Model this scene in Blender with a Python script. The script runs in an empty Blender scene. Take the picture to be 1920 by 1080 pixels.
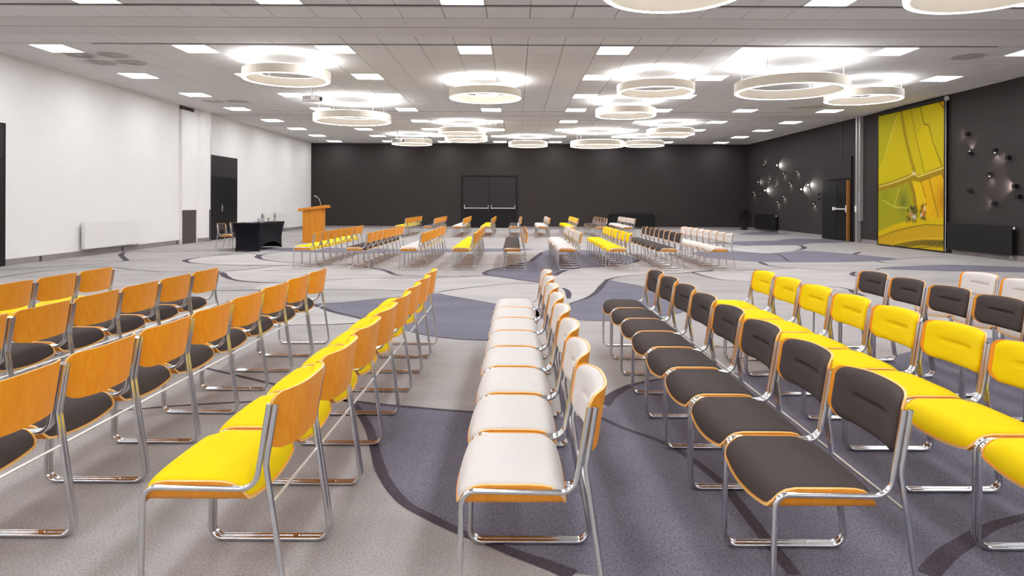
import bpy, math, random
import numpy as np
from mathutils import Matrix, Vector

random.seed(4)
scn = bpy.context.scene
COL = scn.collection

# ------------------------------------------------------------------ camera, world, exposure
F_PX, CX, CY, CAM_H, ROLL = 1240.0, 968.0, 379.0, 1.30, 0.0038
cam = bpy.data.cameras.new('camera')
cam.sensor_width = 36.0
cam.lens = F_PX / 1920 * 36.0
cam.shift_x = (960 - CX) / 1920
cam.shift_y = (CY - 540) / 1920
cam.clip_end = 200
cam_o = bpy.data.objects.new('camera', cam)
COL.objects.link(cam_o)
cam_o.matrix_world = Matrix.Translation((0, 0, CAM_H)) @ Matrix.Rotation(math.pi / 2, 4, 'X') @ Matrix.Rotation(ROLL, 4, 'Z')
scn.camera = cam_o

w = bpy.data.worlds.new('world')
scn.world = w
w.use_nodes = True
w.node_tree.nodes['Background'].inputs[0].default_value = (0.8, 0.8, 0.85, 1)
w.node_tree.nodes['Background'].inputs[1].default_value = 0.05

vs = scn.view_settings
vs.view_transform = 'Standard'
vs.look = 'None'
vs.gamma = 1.0
vs.use_curve_mapping = False
vs.exposure = 0.55

PANEL_POWER = 17.0      # light panels
RING_DOWN = 7.0         # lower face of the ring lamps
RING_UP = 19.0          # upper face of the ring lamps

# ------------------------------------------------------------------ measuring helpers
C_, S_ = math.cos(ROLL), math.sin(ROLL)
CEIL = 4.176
XL, XR, YB, YF = -10.12, 11.42, 32.6, -13.0


def ray(px, py):
    dx, dy = px - CX, py - CY
    return (dx * C_ + dy * S_) / F_PX, -(-dx * S_ + dy * C_) / F_PX


def on_floor(px, py, z=0.0):
    a, b = ray(px, py)
    d = (z - CAM_H) / b
    return a * d, d


def on_side(px, py, X):
    a, b = ray(px, py)
    d = X / a
    return d, CAM_H + b * d


def on_depth(px, py, d):
    a, b = ray(px, py)
    return a * d, CAM_H + b * d


# ------------------------------------------------------------------ materials
def lin(h):
    h = h.lstrip('#')
    o = []
    for i in (0, 2, 4):
        c = int(h[i:i + 2], 16) / 255
        o.append(c / 12.92 if c <= 0.04045 else ((c + 0.055) / 1.055) ** 2.4)
    return tuple(o)


def mat(name, col, rough=0.6, metal=0.0, noise=None, bump=0.0, bump_scale=200.0, spec=0.5, emit=None, blotch=None, coat=0.0):
    """noise = (scale, amount); blotch = (scale vector, amount)."""
    m = bpy.data.materials.new(name)
    m.use_nodes = True
    nt = m.node_tree
    b = nt.nodes['Principled BSDF']
    if isinstance(col, str):
        col = lin(col)
    b.inputs['Base Color'].default_value = (*col, 1)
    b.inputs['Roughness'].default_value = rough
    b.inputs['Metallic'].default_value = metal
    b.inputs['Specular IOR Level'].default_value = spec
    b.inputs['Coat Weight'].default_value = coat
    if emit:
        b.inputs['Emission Color'].default_value = (*emit[0], 1)
        b.inputs['Emission Strength'].default_value = emit[1]
    if noise or bump or blotch:
        tc = nt.nodes.new('ShaderNodeTexCoord')
        cur = None
        for k, spec_n in enumerate((noise, blotch)):
            if not spec_n:
                continue
            sc, amt = spec_n
            mp = nt.nodes.new('ShaderNodeMapping')
            if isinstance(sc, (int, float)):
                sc = (sc, sc, sc)
            mp.inputs['Scale'].default_value = sc
            nt.links.new(tc.outputs['Object'], mp.inputs[0])
            nz = nt.nodes.new('ShaderNodeTexNoise')
            nz.inputs['Scale'].default_value = 1.0
            nz.inputs['Detail'].default_value = 3.0
            nt.links.new(mp.outputs[0], nz.inputs['Vector'])
            mr = nt.nodes.new('ShaderNodeMapRange')
            mr.inputs['From Min'].default_value = 0.3
            mr.inputs['From Max'].default_value = 0.7
            mr.inputs['To Min'].default_value = 1 - amt
            mr.inputs['To Max'].default_value = 1 + amt
            nt.links.new(nz.outputs['Fac'], mr.inputs['Value'])
            vm = nt.nodes.new('ShaderNodeVectorMath')
            vm.operation = 'SCALE'
            if cur is None:
                vm.inputs[0].default_value = col
            else:
                nt.links.new(cur, vm.inputs[0])
            nt.links.new(mr.outputs[0], vm.inputs['Scale'])
            cur = vm.outputs[0]
        if cur is not None:
            nt.links.new(cur, b.inputs['Base Color'])
        if bump:
            nb = nt.nodes.new('ShaderNodeTexNoise')
            nb.inputs['Scale'].default_value = bump_scale
            nt.links.new(tc.outputs['Object'], nb.inputs['Vector'])
            bp = nt.nodes.new('ShaderNodeBump')
            bp.inputs['Strength'].default_value = bump
            bp.inputs['Distance'].default_value = 0.004
            nt.links.new(nb.outputs['Fac'], bp.inputs['Height'])
            nt.links.new(bp.outputs[0], b.inputs['Normal'])
    return m


def emissive(name, col, strength):
    m = bpy.data.materials.new(name)
    m.use_nodes = True
    nt = m.node_tree
    nt.nodes.clear()
    e = nt.nodes.new('ShaderNodeEmission')
    e.inputs[0].default_value = (*col, 1)
    e.inputs[1].default_value = strength
    o = nt.nodes.new('ShaderNodeOutputMaterial')
    nt.links.new(e.outputs[0], o.inputs[0])
    return m


def carpet(name, col, amt=0.16):
    return mat(name, col, rough=0.95, spec=0.15, noise=((120, 120, 120), amt * 1.5), blotch=((0.9, 2.2, 1), 0.10), bump=0.5, bump_scale=260)


M = {}
M['carpet'] = carpet('carpet_grey', '#a59f9d')
M['carpet_light'] = carpet('carpet_light', '#b3adab', 0.12)
M['carpet_blue'] = carpet('carpet_blue', '#726e7a', 0.26)
M['carpet_line'] = carpet('carpet_line', '#4f474f', 0.2)
M['skirting'] = carpet('carpet_skirting', '#938a8a', 0.12)
M['wall_white'] = mat('paint_white', '#ece8e6', 0.7, noise=(3, 0.012))
M['wall_dark'] = mat('paint_dark', '#2c2322', 0.75, noise=(1.2, 0.05), bump=0.05, bump_scale=60)
M['tile'] = mat('ceiling_tile', '#d8d5d3', 0.9, noise=(60, 0.03), spec=0.2)
M['grid'] = mat('ceiling_grid', '#a39b97', 0.8)
M['vent'] = mat('vent_plate', '#bcb5b1', 0.8, spec=0.2)
M['slot'] = mat('ceiling_slot', '#4d4442', 0.8)
M['plaster'] = mat('ceiling_plaster', '#cfcac8', 0.85, spec=0.2, noise=(2, 0.015))
M['black'] = mat('black_paint', '#171415', 0.6, spec=0.25, noise=(4, 0.08))
M['black_gloss'] = mat('black_enamel', '#151214', 0.4, spec=0.3, noise=(2, 0.05))
M['door_dark'] = mat('door_laminate', '#2f282b', 0.6, spec=0.25, noise=(2, 0.05))
M['taupe'] = mat('taupe_panel', '#4b4240', 0.6, noise=(3, 0.05))
M['white_enamel'] = mat('white_enamel', '#e9e5e2', 0.35, noise=(3, 0.01))
M['alu'] = mat('aluminium', '#c9c6c4', 0.35, metal=0.6, noise=(30, 0.04))
M['chrome'] = mat('chrome', (0.70, 0.70, 0.715), 0.15, metal=1.0, noise=(8, 0.02))
M['satin'] = mat('satin_steel', (0.85, 0.85, 0.86), 0.32, metal=1.0, noise=(8, 0.02))
M['wood'] = None
M['cream'] = mat('ring_cream', '#d8cdbd', 0.55, noise=(4, 0.02))
M['glass_panel'] = emissive('panel_light', (0.93, 0.968, 1.0), PANEL_POWER)
M['ring_down'] = emissive('ring_light_down', (1.0, 0.97, 0.92), RING_DOWN)
M['ring_up'] = emissive('ring_light_up', (0.96, 0.98, 1.0), RING_UP)
M['cable'] = mat('steel_cable', '#d8d4d0', 0.4, metal=0.5, noise=(50, 0.03))
M['spot'] = emissive('spot_lamp', (1.0, 0.95, 0.9), 9.0)
M['spot_dim'] = emissive('spot_lamp_dim', (1.0, 0.95, 0.9), 3.5)
M['yellow'] = mat('fabric_yellow', '#efd00e', 0.9, spec=0.15, noise=((420, 420, 420), 0.07), bump=0.35, bump_scale=420)
M['charcoal'] = mat('fabric_charcoal', '#4e4543', 0.92, spec=0.15, noise=((420, 420, 420), 0.22), bump=0.4, bump_scale=420)
M['pale'] = mat('fabric_pale_grey', '#d6cfca', 0.92, spec=0.15, noise=((300, 300, 420), 0.07), bump=0.35, bump_scale=420)
M['cloth'] = mat('stretch_cloth', '#15121a', 0.85, spec=0.2, noise=(5, 0.1), bump=0.1, bump_scale=300)
M['paper'] = mat('paper', '#b9b4bd', 0.7, noise=(10, 0.03))


def wood(name, a, b_, scale):
    m = bpy.data.materials.new(name)
    m.use_nodes = True
    nt = m.node_tree
    p = nt.nodes['Principled BSDF']
    p.inputs['Roughness'].default_value = 0.38
    p.inputs['Specular IOR Level'].default_value = 0.4
    tc = nt.nodes.new('ShaderNodeTexCoord')
    mp = nt.nodes.new('ShaderNodeMapping')
    mp.inputs['Scale'].default_value = scale
    nt.links.new(tc.outputs['Object'], mp.inputs[0])
    nz = nt.nodes.new('ShaderNodeTexNoise')
    nz.inputs['Scale'].default_value = 1.0
    nz.inputs['Detail'].default_value = 6
    nz.inputs['Distortion'].default_value = 0.6
    nt.links.new(mp.outputs[0], nz.inputs['Vector'])
    cr = nt.nodes.new('ShaderNodeValToRGB')
    cr.color_ramp.elements[0].position = 0.3
    cr.color_ramp.elements[0].color = (*lin(a), 1)
    cr.color_ramp.elements[1].position = 0.72
    cr.color_ramp.elements[1].color = (*lin(b_), 1)
    nt.links.new(nz.outputs['Fac'], cr.inputs[0])
    nt.links.new(cr.outputs[0], p.inputs['Base Color'])
    return m


M['wood'] = wood('beech_orange', '#ee9119', '#f5a32d', (60, 40, 7))
M['ply_edge'] = wood('ply_edge', '#eeb566', '#f3c27a', (60, 40, 60))
M['wood_door'] = wood('door_edge_wood', '#94602c', '#aa7238', (14, 14, 1.2))
M['wood_lectern'] = wood('lectern_veneer', '#cf7d1d', '#e0932c', (14, 14, 1.2))

gl = bpy.data.materials.new('clear_glass')
gl.use_nodes = True
gp = gl.node_tree.nodes['Principled BSDF']
gp.inputs['Transmission Weight'].default_value = 1.0
gp.inputs['Roughness'].default_value = 0.03
gp.inputs['IOR'].default_value = 1.45
M['glass'] = gl


# ------------------------------------------------------------------ mesh building
class MB:
    def __init__(self):
        self.v, self.f, self.mi = [], [], []

    def add(self, vs_, fs, mi=0):
        o = len(self.v)
        self.v += [tuple(p) for p in vs_]
        self.f += [tuple(i + o for i in f) for f in fs]
        self.mi += [mi] * len(fs)
        return self

    def box(self, x0, x1, y0, y1, z0, z1, mi=0):
        return self.add([(x0, y0, z0), (x1, y0, z0), (x1, y1, z0), (x0, y1, z0), (x0, y0, z1), (x1, y0, z1), (x1, y1, z1), (x0, y1, z1)],
                        [(0, 3, 2, 1), (4, 5, 6, 7), (0, 1, 5, 4), (1, 2, 6, 5), (2, 3, 7, 6), (3, 0, 4, 7)], mi)

    def bevel_box(self, x0, x1, y0, y1, z0, z1, b=0.01, mi=0):
        """box with all edges chamfered"""
        vs_ = []
        idx = {}
        for ix, (xa, sx) in enumerate(((x0, 1), (x1, -1))):
            for iy, (ya, sy) in enumerate(((y0, 1), (y1, -1))):
                for iz, (za, sz) in enumerate(((z0, 1), (z1, -1))):
                    for ax in range(3):
                        p = [xa + (0 if ax == 0 else sx * b), ya + (0 if ax == 1 else sy * b), za + (0 if ax == 2 else sz * b)]
                        idx[(ix, iy, iz, ax)] = len(vs_)
                        vs_.append(p)
        fs = []
        for ax in range(3):
            o = [a for a in range(3) if a != ax]
            for side in (0, 1):
                q = []
                for u, v in ((0, 0), (1, 0), (1, 1), (0, 1)):
                    k = [0, 0, 0]
                    k[ax] = side
                    k[o[0]] = u
                    k[o[1]] = v
                    q.append(idx[(*k, ax)])
                fs.append(q)
        for ax in range(3):
            o = [a for a in range(3) if a != ax]
            for u in (0, 1):
                for v in (0, 1):
                    k0, k1 = [0, 0, 0], [0, 0, 0]
                    k1[ax] = 1
                    for k in (k0, k1):
                        k[o[0]] = u
                        k[o[1]] = v
                    fs.append([idx[(*k0, o[0])], idx[(*k1, o[0])], idx[(*k1, o[1])], idx[(*k0, o[1])]])
        for ix in (0, 1):
            for iy in (0, 1):
                for iz in (0, 1):
                    fs.append([idx[(ix, iy, iz, a)] for a in range(3)])
        c = Vector(((x0 + x1) / 2, (y0 + y1) / 2, (z0 + z1) / 2))
        out = []
        for f in fs:
            P = [Vector(vs_[i]) for i in f]
            n = (P[1] - P[0]).cross(P[2] - P[0])
            if n.dot(sum(P, Vector()) / len(P) - c) < 0:
                f = f[::-1]
            out.append(f)
        return self.add(vs_, out, mi)

    def tube(self, pts, r, n=10, closed=False, mi=0):
        P = [Vector(p) for p in pts]
        T = []
        for i in range(len(P)):
            a = P[max(i - 1, 0)]
            b = P[min(i + 1, len(P) - 1)]
            T.append((b - a).normalized())
        up = Vector((0, 1, 0)) if abs(T[0].y) < 0.9 else Vector((1, 0, 0))
        nrm = (up - T[0] * up.dot(T[0])).normalized()
        rings = []
        for i, p in enumerate(P):
            nrm = (nrm - T[i] * nrm.dot(T[i])).normalized()
            bi = T[i].cross(nrm)
            rr = r[i] if isinstance(r, (list, tuple)) else r
            rings.append([p + (nrm * math.cos(2 * math.pi * k / n) + bi * math.sin(2 * math.pi * k / n)) * rr for k in range(n)])
        vs_ = [q for R in rings for q in R]
        fs = []
        for i in range(len(P) - 1):
            for k in range(n):
                a, b = i * n + k, i * n + (k + 1) % n
                fs.append((a, b, b + n, a + n))
        fs.append(tuple(range(n))[::-1])
        o = (len(P) - 1) * n
        fs.append(tuple(o + k for k in range(n)))
        return self.add(vs_, fs, mi)

    def lathe(self, prof, n=24, c=(0, 0, 0), mi=0, cap=True):
        vs_, fs = [], []
        for r, z in prof:
            for k in range(n):
                a = 2 * math.pi * k / n
                vs_.append((c[0] + r * math.cos(a), c[1] + r * math.sin(a), c[2] + z))
        for i in range(len(prof) - 1):
            for k in range(n):
                a, b = i * n + k, i * n + (k + 1) % n
                fs.append((a, b, b + n, a + n))
        if cap and prof[0][0] > 1e-6:
            fs.append(tuple(range(n))[::-1])
        if cap and prof[-1][0] > 1e-6:
            fs.append(tuple((len(prof) - 1) * n + k for k in range(n)))
        return self.add(vs_, fs, mi)

    def annulus(self, r0, r1, z, n=64, up=True, mi=0, c=(0, 0)):
        vs_ = []
        for r in (r0, r1):
            for k in range(n):
                a = 2 * math.pi * k / n
                vs_.append((c[0] + r * math.cos(a), c[1] + r * math.sin(a), z))
        fs = []
        for k in range(n):
            b = (k + 1) % n
            q = (k, n + k, n + b, b)
            fs.append(q if up else q[::-1])
        return self.add(vs_, fs, mi)

    def poly(self, pts, z, mi=0):
        o = [(p[0], p[1], z) for p in pts]
        ar = sum(o[i][0] * o[(i + 1) % len(o)][1] - o[(i + 1) % len(o)][0] * o[i][1] for i in range(len(o)))
        f = tuple(range(len(o)))
        return self.add(o, [f if ar > 0 else f[::-1]], mi)

    def build(self, name, mats, parent=None, smooth=None, loc=None):
        me = bpy.data.meshes.new(name)
        me.from_pydata(self.v, [], self.f)
        for m in (mats if isinstance(mats, (list, tuple)) else [mats]):
            me.materials.append(m)
        if any(self.mi):
            me.polygons.foreach_set('material_index', self.mi)
        if smooth:
            me.polygons.foreach_set('use_smooth', [True] * len(me.polygons))
            me.set_sharp_from_angle(angle=math.radians(smooth))
        me.update()
        o = bpy.data.objects.new(name, me)
        COL.objects.link(o)
        if parent:
            o.parent = parent
        if loc:
            o.location = loc
        return o


def thing(name, label, cat, loc=(0, 0, 0), rz=0.0, group=None):
    o = bpy.data.objects.new(name, None)
    o.empty_display_size = 0.1
    COL.objects.link(o)
    o.location = loc
    o.rotation_euler = (0, 0, rz)
    o['label'] = label
    o['category'] = cat
    if group:
        o['group'] = group
    return o


def tag(o, label, cat, group=None):
    o['label'] = label
    o['category'] = cat
    if group:
        o['group'] = group
    return o


def struct(o, label=None):
    o['kind'] = 'structure'
    if label:
        o['label'] = label
    return o


def copy_tree(o, parent=None):
    c = o.copy()
    COL.objects.link(c)
    if parent:
        c.parent = parent
    for ch in list(o.children):
        copy_tree(ch, c)
    return c


ORD = ['first', 'second', 'third', 'fourth', 'fifth', 'sixth', 'seventh', 'eighth', 'ninth', 'tenth', 'eleventh', 'twelfth',
       'thirteenth', 'fourteenth', 'fifteenth', 'sixteenth', 'seventeenth', 'eighteenth', 'nineteenth', 'twentieth']


def smooth_path(pts, n=6, closed=False):
    """Catmull-Rom through 2-D points"""
    P = [Vector((p[0], p[1])) for p in pts]
    out = []
    m = len(P)
    rng = range(m) if closed else range(m - 1)
    for i in rng:
        p0 = P[(i - 1) % m] if closed or i > 0 else P[0]
        p1, p2 = P[i], P[(i + 1) % m]
        p3 = P[(i + 2) % m] if closed or i + 2 < m else P[m - 1]
        for k in range(n):
            t = k / n
            out.append(0.5 * ((2 * p1) + (p2 - p0) * t + (2 * p0 - 5 * p1 + 4 * p2 - p3) * t * t + (3 * p1 - p0 - 3 * p2 + p3) * t ** 3))
    if not closed:
        out.append(P[-1])
    return out


# ------------------------------------------------------------------ room shell
struct(MB().box(XL - 0.3, XR + 0.3, YF - 0.3, YB + 0.3, -0.2, 0).build('floor', M['carpet']))
FLOOR = bpy.data.objects['floor']
struct(MB().box(XL - 0.25, XL, YF, YB + 0.25, 0, CEIL + 0.2).build('wall_left', M['wall_white']))
struct(MB().box(XR, XR + 0.25, YF, YB + 0.25, 0, CEIL + 0.2).build('wall_right', M['wall_dark']))
struct(MB().box(XL, XR, YB, YB + 0.25, 0, CEIL + 0.2).build('wall_back', M['wall_dark']))
struct(MB().box(XL - 0.25, XR + 0.25, YF - 0.25, YF, 0, CEIL + 0.2).build('wall_front', M['wall_white']))


def skirt_y(mb, X, sgn, y0, y1, h=0.125):
    """carpet skirting strips along a side wall, in lengths with a joint"""
    mb.box(min(X, X + sgn * 0.014), max(X, X + sgn * 0.014), y0, y1, 0, h)


def skirting(name, X, sgn, spans):
    root = None
    for (a, b) in spans:
        y = a
        while y < b - 0.05:
            e = min(b, y + 3.0)
            m = MB()
            skirt_y(m, X, sgn, y, e - (0.01 if e < b else 0))
            o = m.build('skirting_strip' if root else name, M['skirting'], root)
            if root is None:
                root = struct(o)
            y = e
    return root


bl = skirting('baseboard_left', XL, 1, [(YF, 11.7), (13.07, 14.02), (14.10, 16.94), (17.02, 19.68), (19.76, 19.85), (23.95, YB)])
for yj in (14.02, 16.94, 19.68):
    MB().box(XL, XL + 0.012, yj, yj + 0.08, 0, 0.122).build('skirting_joint', M['carpet_line'], bl)
skirting('baseboard_right', XR, -1, [(YF, 17.3), (17.5, 20.75), (20.9, 21.85), (24.7, YB)])
b = MB().box(XL, -2.75, YB - 0.014, YB, 0, 0.1).build('baseboard_back', M['skirting'])
struct(b)
MB().box(0.1, XR, YB - 0.014, YB, 0, 0.1).build('skirting_strip', M['skirting'], b)

# ---- ceiling: backing slab, tiles, plaster bands, slots
ceil = struct(MB().box(XL - 0.25, XR + 0.25, YF - 0.25, YB + 0.25, CEIL + 0.05, CEIL + 0.2).build('ceiling', M['grid']))
TW = 0.66
XC = -0.79
k0 = math.floor((XL - XC - TW / 2) / TW)
cols = []
k = k0
while XC + k * TW - TW / 2 < XR:
    a, bb = max(XC + k * TW - TW / 2, XL), min(XC + k * TW + TW / 2, XR)
    if bb - a > 0.06:
        cols.append((k, a, bb))
    k += 1

BANDS = [(9.72, 12.13), (21.04, 23.20)]
rows = []           # (y0, y1, bay, index)
n1 = 34  # rows continue behind the camera; unseen panels there are added to brighten the foreground
for i in range(n1):
    rows.append((9.66 - TW * (i + 1), 9.66 - TW * i, 1, i))
h2 = (20.98 - 12.19) / 13
for i in range(13):
    rows.append((12.19 + h2 * i, 12.19 + h2 * (i + 1), 2, i))
h3 = (YB - 23.26) / 14
for i in range(14):
    rows.append((23.26 + h3 * i, 23.26 + h3 * (i + 1), 3, i))
for (a, bb) in BANDS:
    hb = (bb - a) * 0.26
    rows.append((a + 0.06, a + hb, 0, 0))
    rows.append((bb - hb, bb - 0.06, 0, 0))
light_cols = [4 * kk for kk in range(-3, 5)]
tiles, lights = [], []
for (y0, y1, bay, i) in rows:
    if y1 < YF:
        continue
    y0 = max(y0, YF)
    for (k, a, bb) in cols:
        lit = bay and k in light_cols and i % 4 == 0
        (lights if lit else tiles).append((a, bb, y0, y1, bay, i, k))
vis = [t for t in tiles if t[2] > 8.9 and abs((t[0] + t[1]) / 2 - 0.0) < 0.80 * t[3]]
vis.sort(key=lambda t: (t[2], abs(t[0])))
singles = vis[:296]
sset = set(id(t) for t in singles)
G = 0.0035


def tile_mb(mb, a, bb, y0, y1):
    """tile with a recessed edge: face plate proud of a thin rim"""
    z0 = CEIL
    r = 0.006
    x0, x1, ya, yb = a + G, bb - G, y0 + G, y1 - G
    return mb.add([(x0, ya, CEIL + 0.05), (x1, ya, CEIL + 0.05), (x1, yb, CEIL + 0.05), (x0, yb, CEIL + 0.05),
                   (x0, ya, z0 + r), (x1, ya, z0 + r), (x1, yb, z0 + r), (x0, yb, z0 + r),
                   (x0 + r, ya + r, z0), (x1 - r, ya + r, z0), (x1 - r, yb - r, z0), (x0 + r, yb - r, z0)],
                  [(0, 1, 5, 4), (1, 2, 6, 5), (2, 3, 7, 6), (3, 0, 4, 7), (4, 5, 9, 8), (5, 6, 10, 9), (6, 7, 11, 10), (7, 4, 8, 11), (8, 9, 10, 11)])


mesh_cache = {}
for t in singles:
    key = (round(t[1] - t[0], 3), round(t[3] - t[2], 3))
    if key not in mesh_cache:
        o = tile_mb(MB(), -key[0] / 2, key[0] / 2, -key[1] / 2, key[1] / 2).build('ceiling_tile', M['tile'], ceil)
        mesh_cache[key] = o.data
    else:
        o = bpy.data.objects.new('ceiling_tile', mesh_cache[key])
        COL.objects.link(o)
        o.parent = ceil
    o.location = ((t[0] + t[1]) / 2, (t[2] + t[3]) / 2, 0)
mb = MB()
for t in tiles:
    if id(t) not in sset:
        tile_mb(mb, t[0], t[1], t[2], t[3])
o = mb.build('distant_ceiling_tiles', M['tile'], ceil)
o['kind'] = 'stuff'
for (a, bb) in BANDS:
    hb = (bb - a) * 0.26
    mid = (a + bb) / 2 - 0.02
    MB().box(XL, XR, a + hb, mid - 0.018, CEIL - 0.004, CEIL + 0.05).build('plaster_band', M['plaster'], ceil)
    MB().box(XL, XR, mid + 0.018, bb - hb, CEIL - 0.004, CEIL + 0.05).build('plaster_band', M['plaster'], ceil)
    MB().box(XL, XR, mid - 0.018, mid + 0.018, CEIL + 0.02, CEIL + 0.05).build('partition_track', M['slot'], ceil)
    for yy in (a, bb):
        for (xa, xb, mm, nm) in ((XL, -7.8, 'plaster', 'plaster_strip'), (-7.8, 8.85, 'slot', 'air_slot'), (8.85, XR, 'plaster', 'plaster_strip')):
            z0 = CEIL if mm == 'plaster' else CEIL + 0.02
            MB().box(xa, xb, yy - 0.055, yy + 0.055, z0, CEIL + 0.05).build(nm, M[mm], ceil)

# ---- recessed light panels, including the added unseen ones behind the camera
lights.sort(key=lambda t: (-t[2], t[0]))
row_ys = sorted(set(round(t[2], 3) for t in lights), reverse=True)
for t in lights:
    a, bb, y0, y1, bay, i, k = t
    r = row_ys.index(round(y0, 3))
    c = light_cols.index(k)
    off = (bay == 2 and i == 0 and k == 8)
    lab = 'square %s ceiling light panel, %s row from back wall, %s from left' % ('unlit' if off else 'lit', ORD[r], ORD[c])
    th = thing('light_panel', lab, 'ceiling light', ((a + bb) / 2, (y0 + y1) / 2, CEIL), group='square recessed ceiling light panels')
    hx, hy = (bb - a) / 2 - G, (y1 - y0) / 2 - G
    fr = 0.022
    m = MB()
    m.box(-hx, hx, -hy, -hy + fr, -0.003, 0.05).box(-hx, hx, hy - fr, hy, -0.003, 0.05)
    m.box(-hx, -hx + fr, -hy + fr, hy - fr, -0.003, 0.05).box(hx - fr, hx, -hy + fr, hy - fr, -0.003, 0.05)
    m.build('frame', M['white_enamel'], th)
    MB().box(-hx + fr, hx - fr, -hy + fr, hy - fr, 0.004, 0.012).build('diffuser', M['white_enamel'] if off else M['glass_panel'], th)

# ------------------------------------------------------------------ carpet pattern (flat print of the carpet, laid out on the floor plan)
def floor_pts(px_pts):
    return [on_floor(*p) for p in px_pts]


def patch(px_pts, m, z, n=5):
    pts = smooth_path(floor_pts(px_pts), n, True)
    MB().poly(pts, z).build('carpet_patch', M[m], FLOOR)


def ribbon(px_pts, widths, z=0.0022):
    """a carpet line: centre line on the floor with a width in metres at each point"""
    P = floor_pts(px_pts)
    if not isinstance(widths, (list, tuple)):
        widths = [widths] * len(P)
    widths = [w_ if w_ < 0.07 else 0.07 + (w_ - 0.07) * 0.32 for w_ in widths]
    n = 6
    path = smooth_path(P, n)
    W = []
    for i in range(len(P) - 1):
        for k in range(n):
            W.append(widths[i] + (widths[i + 1] - widths[i]) * k / n)
    W.append(widths[-1])
    L, R = [], []
    for i, p in enumerate(path):
        t = (path[min(i + 1, len(path) - 1)] - path[max(i - 1, 0)])
        if t.length < 1e-6:
            t = Vector((1, 0))
        t.normalize()
        nn = Vector((-t.y, t.x))
        L.append(p + nn * W[i] / 2)
        R.append(p - nn * W[i] / 2)
    m = MB()
    vs_ = [(q.x, q.y, z) for q in L] + [(q.x, q.y, z) for q in R]
    n_ = len(L)
    m.add(vs_, [(n_ + i, n_ + i + 1, i + 1, i) for i in range(n_ - 1)])
    m.build('carpet_line', M['carpet_line'], FLOOR)


LIGHT = [
    [(608, 526), (656, 523), (706, 522), (779, 521.7), (827, 520.8), (872, 518.7), (914, 517.2), (947, 520.8), (979, 526), (1010, 530.5), (960, 531.5), (914, 535.5), (872, 540), (826, 546.5), (770, 546), (720, 544), (633, 543), (560, 545), (483, 544), (500, 533)],
    [(824.6, 548), (872, 540.6), (914, 536), (960, 532), (1012, 531), (1042, 516.5), (1058, 507.6), (1133, 500.5), (1210, 501), (1335, 507), (1297, 510.5),
     (1210, 514.5), (1167, 518.5), (1139, 525), (1125, 541), (1107, 557), (1070, 570), (1000, 577), (929, 570), (860, 559)],
    [(1297, 510.5), (1335, 507), (1411, 506.7), (1492, 503), (1532, 506), (1598, 510), (1598, 542), (1532, 537.7), (1486, 534), (1395, 527.5), (1350, 524), (1320, 517.5)],
    [(1368, 467), (1380, 463.5), (1402, 461), (1450, 460), (1500, 460), (1507, 465), (1491, 470), (1441, 475), (1409, 473), (1380, 470.5)],
    [(347, 489), (375, 482.5), (425, 477.5), (463, 475), (484, 478), (484, 482), (500, 488), (550, 493), (550, 497), (467, 497.5), (400, 496), (360, 493)],
    [(590, 573), (622, 584), (654, 592), (679, 598), (668, 606), (614, 609), (560, 611), (480, 614), (440, 596), (500, 577)],
    [(419, 511), (442, 507.5), (483, 503), (533, 498), (600, 499), (660, 501), (700, 506), (727, 511), (740, 516), (706, 521.5), (656, 522.5), (608, 525.5), (525, 529), (450, 526), (428, 520)],
]
for q in LIGHT:
    patch(q, 'carpet_light', 0.0007)
BLUE = [
    [(585, 571), (640, 567), (693, 562), (747, 557), (800, 550.8), (822, 551), (870, 560), (929, 570), (1000, 578), (1010, 600), (990, 630), (922, 638), (872, 637), (808, 630), (765, 621), (720, 610), (679, 598), (654, 592), (622, 584)],
    [(1137, 526), (1170, 531), (1206, 538), (1260, 552), (1308, 571), (1278, 585), (1242, 593), (1175, 602), (1093, 601), (1030, 600), (1000, 590), (1005, 579), (1070, 570), (1107, 557), (1125, 541)],
    [(907.5, 512.5), (919, 506.6), (941, 501.7), (979, 493), (994.6, 490), (1006, 482), (1016, 473), (1030, 468), (1060, 467), (1110, 470), (1160, 476), (1197, 486), (1196, 491), (1169, 496), (1133, 500), (1093, 502),
     (1058, 507.6), (1042, 516.5), (1028, 528), (1012, 530), (979, 525.5), (947, 520.5), (917, 516.5)],
    [(1300, 474), (1340, 469), (1373, 470), (1409, 473), (1441, 475), (1480, 473), (1502, 470), (1540, 472), (1582, 475), (1635, 480), (1684, 485.7), (1644, 489.6), (1573, 491.5), (1486, 492), (1419, 491), (1373, 488), (1320, 482)],
    [(1387, 439), (1406, 435.5), (1435, 434.5), (1478, 437.5), (1472, 440), (1424, 440.5), (1400, 440.3)],
    [(1330, 455), (1380, 452.6), (1424, 452), (1456, 451), (1482, 448), (1526, 448), (1562, 447.5), (1588, 450), (1600, 454), (1562, 455.5), (1526, 456), (1508, 458.4), (1495, 460), (1450, 460), (1403, 460.3), (1365, 458)],
    [(1654, 504), (1691, 500), (1747, 498), (1787, 497), (1841, 498), (1920, 501), (2060, 507), (2060, 514), (1920, 511), (1860, 510), (1785, 509), (1710, 506.5)],
    [(475, 466), (540, 465), (640, 465), (760, 467), (940, 466), (1000, 468), (940, 472), (800, 474), (700, 475), (600, 474), (530, 471)],
]
for q in BLUE:
    patch(q, 'carpet_blue', 0.0013)
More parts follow.
